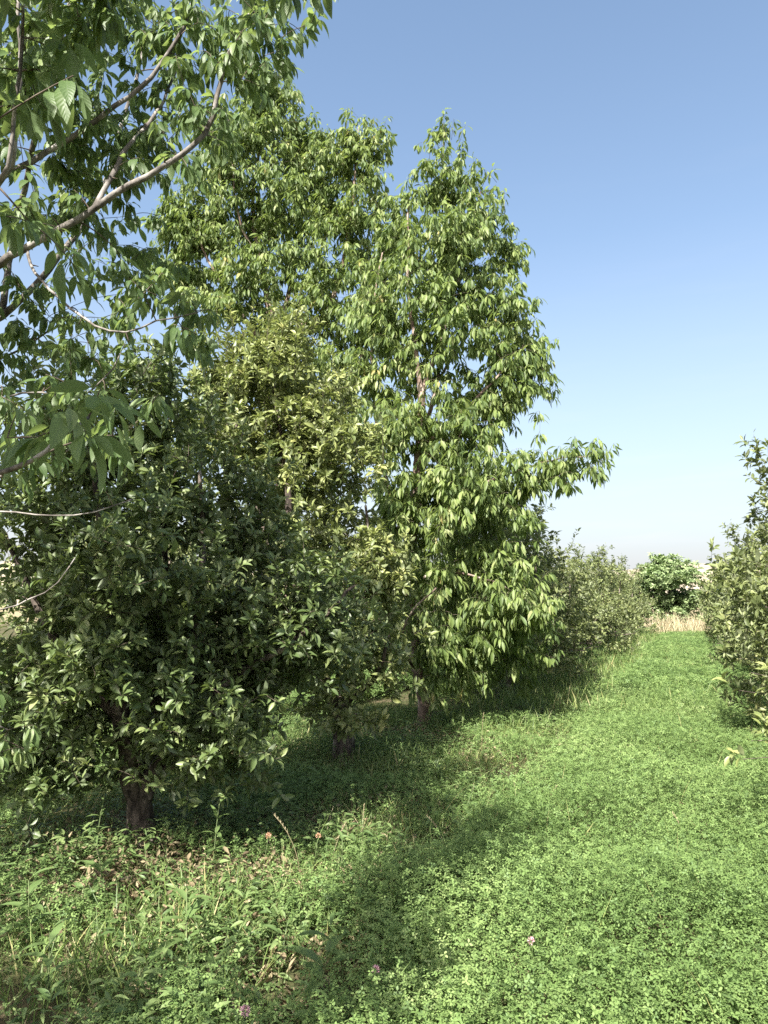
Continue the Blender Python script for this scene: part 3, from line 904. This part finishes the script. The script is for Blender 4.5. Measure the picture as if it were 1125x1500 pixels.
# mixed low weeds under the trees
wd = lambda a, b: in_strip(a) * np.clip(vnoise(a * 2.0, b * 2.0, 31) * 1.8 - .5, 0.02, 1)
x, y = scatter(24000, -6, 0, .8, 12, 2.0, 10.5, wd)
n = len(x); k = 6
az = rng.random((n, k)) * 6.28
px_ = np.repeat(np.stack([x, y, np.zeros(n)], -1)[:, None], k, 1)
px_[..., 2] = rng.uniform(.02, .2, (n, k)) * rng.uniform(.5, 1.2, (n, 1))
yd = np.stack([np.cos(az), np.sin(az), rng.uniform(.0, .9, (n, k))], -1).reshape(-1, 3)
nd = np.tile(UP, (n * k, 1)) + rng.normal(size=(n * k, 3)) * .3
tag(instance('weeds', T_BROAD, px_.reshape(-1, 3), yd, nd, np.repeat(rng.uniform(.03, .075, n), k), rng.random(n * k), M['weed']), kind='stuff')['label'] = 'low mixed weeds in the shade under the left row'

# dead leaves and dry stalks on the bare soil of the strip
ld = lambda a, b: in_strip(a) * np.clip((vnoise(a * 1.1 + 4, b * 1.1, 41) - .35) * 2.2, 0.02, 1)
x, y = scatter(60000, -6, 0, .8, 12, 2.0, 10.5, ld)
n = len(x)
pos = np.stack([x, y, rng.uniform(.004, .07, n)], -1)
az = rng.random(n) * 6.28
yd = np.stack([np.cos(az), np.sin(az), rng.normal(size=n) * .3], -1)
nd = UP + rng.normal(size=(n, 3)) * .5
for (gx, gy, sg, nn) in [(255, 1300, .40, 450), (60, 1350, .36, 550), (400, 1290, .36, 260), (640, 1090, .34, 420)]:
    g = ground(gx, gy)
    q = np.stack([g[0] + rng.normal(size=nn) * sg * 1.3, g[1] + rng.normal(size=nn) * sg * .7, rng.uniform(.02, .15, nn)], -1)
    a2 = rng.random(nn) * 6.28
    pos = np.vstack([pos, q]); yd = np.vstack([yd, np.stack([np.cos(a2), np.sin(a2), rng.normal(size=nn) * .3], -1)])
n = len(pos)
nd = UP + rng.normal(size=(n, 3)) * .5
T_DEAD = leaf_template(3, .5, .9, -.5, .1, .45)
tag(instance('dead_leaves', T_DEAD, pos, yd, nd, rng.uniform(.022, .055, n), rng.random(n), M['litter']), kind='stuff')['label'] = 'brown fallen leaves scattered on the soil under the trees'
x, y = scatter(3000, -4.5, .5, 1, 12, 2.2, 11, lambda a, b: in_strip(a) * .8 + .04)
tag(stems_layer('dry_stalks', x, y, rng.uniform(.08, .24, len(x)), .35, M['straw'], .7), kind='stuff')['label'] = 'straw coloured dry stalks among the weeds'

# reeds closing the path
n = 1900
x = rng.uniform(-1.9, 1.7, n); y = rng.uniform(37.5, 41.5, n)
tag(stems_layer('dry_reeds', x, y, rng.uniform(.5, 1.0, n) * (.5 + 1.1 * vnoise(x * 2.2, y * 2.2, 77)), .5, M['straw'], .14), kind='stuff')['label'] = 'tall pale dry reeds closing the far end of the path'


# ------------------------------------------------------------------ single plants one can point at
def tmpl_mesh(name, tmpl, mat):
    V, L, T, lu, lv = tmpl
    o = make_mesh(name, V, L, T, mat, attrs={'rnd': np.full(len(V), .6), 'lu': lu, 'lv': lv})
    me = o.data
    bpy.data.objects.remove(o)
    return me


ME_WEED = tmpl_mesh('leaf', T_BROAD, M['weed'])


def weed(px, py, h, n, ln, label, seed, wide=1.0):
    h *= 1.25; ln *= 1.15
    r = random.Random(seed)
    b = ground(px, py)
    root = empty('broadleaf_weed', b, label, 'weed', 'broad leaved weeds')
    lean = np.array([r.uniform(-.12, .12), r.uniform(-.12, .12), 0])
    u = np.linspace(0, 1, 6)[:, None]
    p = UP * h * u + lean * h * u ** 2
    tubes('stem', [(p, np.linspace(.0045, .002, 6))], M['stem'], root, 5)
    for k in range(n):
        t = .2 + .8 * (k + 1) / n
        az = k * 2.4 + r.uniform(-.3, .3)
        o = bpy.data.objects.new('leaf', ME_WEED)
        COL.objects.link(o); o.parent = root
        el = .25 + .75 * t * r.uniform(.5, 1.1)
        yv = Vector((math.cos(az) * math.cos(el), math.sin(az) * math.cos(el), math.sin(el)))
        xv = yv.cross(Vector((0, 0, 1))).normalized(); zv = xv.cross(yv)
        s = ln * r.uniform(.7, 1.15) * (1.15 - .45 * t)
        mtx = Matrix((xv * s * wide, yv * s, zv * s)).transposed().to_4x4()
        mtx.translation = Vector(p[min(5, int(t * 5))].tolist())
        o.matrix_local = mtx


weed(272, 1432, .30, 11, .16, 'pale broad leaved weed in the sun below the middle of the nearest tree', 1)
weed(470, 1478, .20, 8, .17, 'low broad leaved weed with wide pointed leaves at the bottom near the pink flowers', 2, 1.2)
weed(40, 1400, .26, 9, .15, 'broad leaved weed at the far left edge in the half shade', 3)
weed(150, 1345, .30, 10, .13, 'broad leaved weed left of the forked trunk in front of dead leaves', 4)
weed(312, 1290, .34, 12, .12, 'pale slender weed catching the sun right of the nearest trunk', 5, .7)
weed(140, 1262, .36, 12, .085, 'small leaved upright weed standing left of the nearest trunk', 6, .8)
weed(215, 1300, .20, 9, .10, 'low weed growing at the foot of the nearest trunk', 7)
weed(590, 1150, .30, 10, .12, 'sunlit leafy weed between the two farther trunks', 8)
weed(70, 1470, .22, 9, .15, 'broad leaved weed in the bottom left corner', 9)
weed(500, 1330, .28, 10, .10, 'leafy weed on the shade border left of the open clover', 10)


def stalk(px, py, h, label, seed):
    r = np.random.default_rng(seed)
    b = ground(px, py)
    root = empty('grass_stalk', b, label, 'grass stalk', 'tall dry grass stalks')
    ln = r.normal(size=2) * .32
    u = np.linspace(0, 1, 9)[:, None]
    p = UP * h * u + np.array([ln[0], ln[1], -.05]) * h * u ** 2.5
    tubes('stem', [(p, np.linspace(.0028, .0012, 9))], M['straw'], root, 4)
    k = 26
    t = np.linspace(.74, 1, k)
    pos = np.stack([np.interp(t, u[:, 0], p[:, i]) for i in range(3)], -1)
    az = np.arange(k) * 2.4
    yd = np.stack([np.cos(az) * .4, np.sin(az) * .4, np.ones(k)], -1)
    nd = np.stack([np.cos(az), np.sin(az), np.zeros(k)], -1)
    instance('seed_head', leaf_template(1, .25, .2, 0), pos, yd, nd, .015, r.random(k), M['straw'], root)


for q in [(530, 1282, .42, 'curved pale grass stalk in the shade right of the nearest trunk'),
          (440, 1310, .45, 'leaning dry grass stalk left of the curved pale one'),
          (484, 1300, .36, 'short upright dry grass stalk beside the curved pale one'),
          (706, 1112, .5, 'tall dry grass stalk right of the tall cherry trunk'),
          (800, 1210, .3, 'dry grass stalk standing in the sunlit clover of the path'),
          (655, 1275, .34, 'dry grass stalk on the edge of the shade beside the path'),
          (1005, 1260, .3, 'thin dry grass stalk in the right part of the path')]:
    stalk(q[0], q[1], q[2], q[3], int(q[0]))


def flower(px, py, h, label, mat, seed, size=.011):
    r = np.random.default_rng(seed)
    b = ground(px, py, h); b[2] = 0
    root = empty('clover_flower', b, label, 'flower', 'small flowers in the clover')
    u = np.linspace(0, 1, 5)[:, None]
    p = UP * h * u + np.array([.03, .01, 0]) * u ** 2
    tubes('stem', [(p, np.linspace(.002, .0014, 5))], M['stem'], root, 4)
    k = 70
    d = norm(r.normal(size=(k, 3)) + UP * .4)
    pos = p[-1] + d * size * .5
    instance('bloom', leaf_template(1, .4, .5, -.3), pos, d + UP * .4, norm(r.normal(size=(k, 3))), size * 1.1, r.random(k), mat, root)


flower(345, 1480, .27, 'pink clover flower at the bottom edge below the pale weed', M['petal'], 1, .013)
flower(538, 1420, .27, 'pink clover flower at the shade border near the bottom', M['petal'], 2)
flower(766, 1378, .27, 'pink clover flower out in the sunlit path', M['petal'], 3)
flower(385, 1224, .34, 'orange pink flower in the shade right of the nearest trunk', M['petal_orange'], 4, .012)
flower(458, 1224, .34, 'orange pink flower farther right in the shade under the tree', M['petal_orange'], 5, .011)

# ------------------------------------------------------------------ ground and hills
m, N, L = new_mat('orchard_soil')
tc = N.new('ShaderNodeTexCoord')
n1 = N.new('ShaderNodeTexNoise'); n1.inputs['Scale'].default_value = 1.6; n1.inputs['Detail'].default_value = 8
n2 = N.new('ShaderNodeTexNoise'); n2.inputs['Scale'].default_value = 40; n2.inputs['Detail'].default_value = 5
L.new(tc.outputs['Object'], n1.inputs['Vector']); L.new(tc.outputs['Object'], n2.inputs['Vector'])
c1 = ramp(N, [(.35, (.050, .062, .022)), (.55, (.085, .078, .040)), (.7, (.15, .115, .075))])
L.new(n1.outputs['Fac'], c1.inputs['Fac'])
c2 = ramp(N, [(.3, (.6, .6, .6)), (.7, (1.2, 1.2, 1.2))]); L.new(n2.outputs['Fac'], c2.inputs['Fac'])
mm = N.new('ShaderNodeMix'); mm.data_type = 'RGBA'; mm.blend_type = 'MULTIPLY'; mm.inputs['Factor'].default_value = 1
L.new(c1.outputs['Color'], mm.inputs['A']); L.new(c2.outputs['Color'], mm.inputs['B'])
sp = N.new('ShaderNodeSeparateXYZ'); L.new(tc.outputs['Object'], sp.inputs[0])
mr = N.new('ShaderNodeMapRange'); mr.inputs['From Min'].default_value = 38; mr.inputs['From Max'].default_value = 60
L.new(sp.outputs['Y'], mr.inputs['Value'])
md = N.new('ShaderNodeMix'); md.data_type = 'RGBA'; L.new(mr.outputs['Result'], md.inputs['Factor'])
L.new(mm.outputs['Result'], md.inputs['A']); md.inputs['B'].default_value = (.24, .20, .12, 1)
p = N.new('ShaderNodeBsdfPrincipled'); p.inputs['Roughness'].default_value = .95; p.inputs['Specular IOR Level'].default_value = .1
L.new(md.outputs['Result'], p.inputs['Base Color'])
b = N.new('ShaderNodeBump'); b.inputs['Strength'].default_value = .8; b.inputs['Distance'].default_value = .03
L.new(n2.outputs['Fac'], b.inputs['Height']); L.new(b.outputs[0], p.inputs['Normal'])
o = N.new('ShaderNodeOutputMaterial'); L.new(p.outputs[0], o.inputs['Surface'])
V = np.array([(-6000, -6000, 0), (6000, -6000, 0), (6000, 6000, 0), (-6000, 6000, 0)], float)
tag(make_mesh('ground', V, [0, 1, 2, 3], [4], m), kind='structure')

m, N, L = new_mat('dry_hillside')
tc = N.new('ShaderNodeTexCoord')
n1 = N.new('ShaderNodeTexNoise'); n1.inputs['Scale'].default_value = .012; n1.inputs['Detail'].default_value = 8
L.new(tc.outputs['Object'], n1.inputs['Vector'])
c1 = ramp(N, [(.35, (.24, .20, .145)), (.5, (.33, .28, .205)), (.68, (.38, .335, .26))]); L.new(n1.outputs['Fac'], c1.inputs['Fac'])
p = N.new('ShaderNodeBsdfPrincipled'); p.inputs['Roughness'].default_value = .95; p.inputs['Specular IOR Level'].default_value = .1
L.new(c1.outputs['Color'], p.inputs['Base Color'])
o = N.new('ShaderNodeOutputMaterial'); L.new(p.outputs[0], o.inputs['Surface'])
na, nr = 200, 26
az = np.linspace(-1.5, 1.5, na)
rad = np.linspace(700, 2400, nr)
A, Rg = np.meshgrid(az, rad)
X = Rg * np.sin(A); Y = Rg * np.cos(A)
t = (Rg - 700) / 1000
H = (np.clip(t, 0, 1) ** 1.3) * (74 + 22 * np.sin(A * 9 + 2.6) + 16 * np.sin(A * 23 + 1) + 30 * (vnoise(X / 260, Y / 260, 61) - .5) + 12 * (vnoise(X / 70, Y / 70, 62) - .5))
H = np.where(t > 1, H * np.clip(1 - (t - 1) * .5, .4, 1), H) - 2
V = np.stack([X, Y, H], -1).reshape(-1, 3)
i, j = np.meshgrid(np.arange(nr - 1), np.arange(na - 1), indexing='ij')
q = np.stack([i * na + j, i * na + j + 1, (i + 1) * na + j + 1, (i + 1) * na + j], -1).reshape(-1)
tag(make_mesh('hills', V, q, np.full((nr - 1) * (na - 1), 4), m, smooth=True), kind='structure')

# ------------------------------------------------------------------ light and sky
SUN_EL = R_(46)
SUN_AZ = R_(180)                       # where the sun stands, clockwise from +Y: behind the camera
w = bpy.data.worlds.new('World')
scene.world = w
w.use_nodes = True
N, L = w.node_tree.nodes, w.node_tree.links
N.clear()
sky = N.new('ShaderNodeTexSky')
sky.sky_type = 'NISHITA'
sky.sun_disc = False
sky.sun_elevation = SUN_EL
sky.sun_rotation = SUN_AZ
sky.air_density = 1.0
sky.dust_density = 3.2
sky.ozone_density = 0.8
sky.altitude = 0
bg = N.new('ShaderNodeBackground'); bg.inputs['Strength'].default_value = .086
# faint low cloud wisps over the hills
tc = N.new('ShaderNodeTexCoord')
mp = N.new('ShaderNodeMapping'); mp.inputs['Scale'].default_value = (5, 5, 42)
L.new(tc.outputs['Generated'], mp.inputs['Vector'])
cn = N.new('ShaderNodeTexNoise'); cn.inputs['Scale'].default_value = 1.0; cn.inputs['Detail'].default_value = 5; cn.inputs['Roughness'].default_value = .55
L.new(mp.outputs[0], cn.inputs['Vector'])
cr = ramp(N, [(.52, (0, 0, 0)), (.75, (1, 1, 1))]); L.new(cn.outputs['Fac'], cr.inputs['Fac'])
sz = N.new('ShaderNodeSeparateXYZ'); L.new(tc.outputs['Generated'], sz.inputs[0])
band = ramp(N, [(.02, (0, 0, 0)), (.05, (.32, .32, .32)), (.11, (.22, .22, .22)), (.25, (.05, .05, .05)), (.6, (0, 0, 0))]); L.new(sz.outputs['Z'], band.inputs['Fac'])
ml = N.new('ShaderNodeMath'); ml.operation = 'MULTIPLY'
L.new(cr.outputs['Color'], ml.inputs[0]); L.new(band.outputs['Color'], ml.inputs[1])
mxc = N.new('ShaderNodeMix'); mxc.data_type = 'RGBA'
L.new(ml.outputs[0], mxc.inputs['Factor']); hs = N.new('ShaderNodeHueSaturation'); hs.inputs['Hue'].default_value = .494; hs.inputs['Saturation'].default_value = 1.02
L.new(sky.outputs[0], hs.inputs['Color']); hz = N.new('ShaderNodeMix'); hz.data_type = 'RGBA'
hb = ramp(N, [(.0, (.95, .95, .95)), (.03, (.8, .8, .8)), (.08, (.6, .6, .6)), (.22, (.34, .34, .34)), (.45, (.06, .06, .06)), (.7, (0, 0, 0))]); L.new(sz.outputs['Z'], hb.inputs['Fac'])
L.new(hb.outputs['Color'], hz.inputs['Factor']); L.new(hs.outputs[0], hz.inputs['A']); hz.inputs['B'].default_value = (3.0, 3.03, 3.2, 1)
L.new(hz.outputs['Result'], mxc.inputs['A']); mxc.inputs['B'].default_value = (3.6, 3.55, 3.6, 1)
L.new(mxc.outputs['Result'], bg.inputs['Color'])
o = N.new('ShaderNodeOutputWorld'); L.new(bg.outputs[0], o.inputs['Surface'])

sl = bpy.data.lights.new('sun', 'SUN')
sl.energy = 5.0
sl.angle = R_(.53)
sl.color = (1.0, .955, .88)
so = bpy.data.objects.new('sun', sl)
COL.objects.link(so)
to_sun = Vector((math.sin(SUN_AZ) * math.cos(SUN_EL), math.cos(SUN_AZ) * math.cos(SUN_EL), math.sin(SUN_EL)))
so.rotation_euler = to_sun.to_track_quat('Z', 'Y').to_euler()
so.location = (0, -20, 30)

vs = scene.view_settings
vs.view_transform = 'Standard'
vs.look = 'None'
vs.exposure = 1.76
vs.gamma = 1.0
scene.render.engine = 'CYCLES'
cy = scene.cycles
cy.max_bounces = 6; cy.diffuse_bounces = 4; cy.glossy_bounces = 2; cy.transmission_bounces = 4
cy.use_denoising = False
scene.render.film_transparent = False
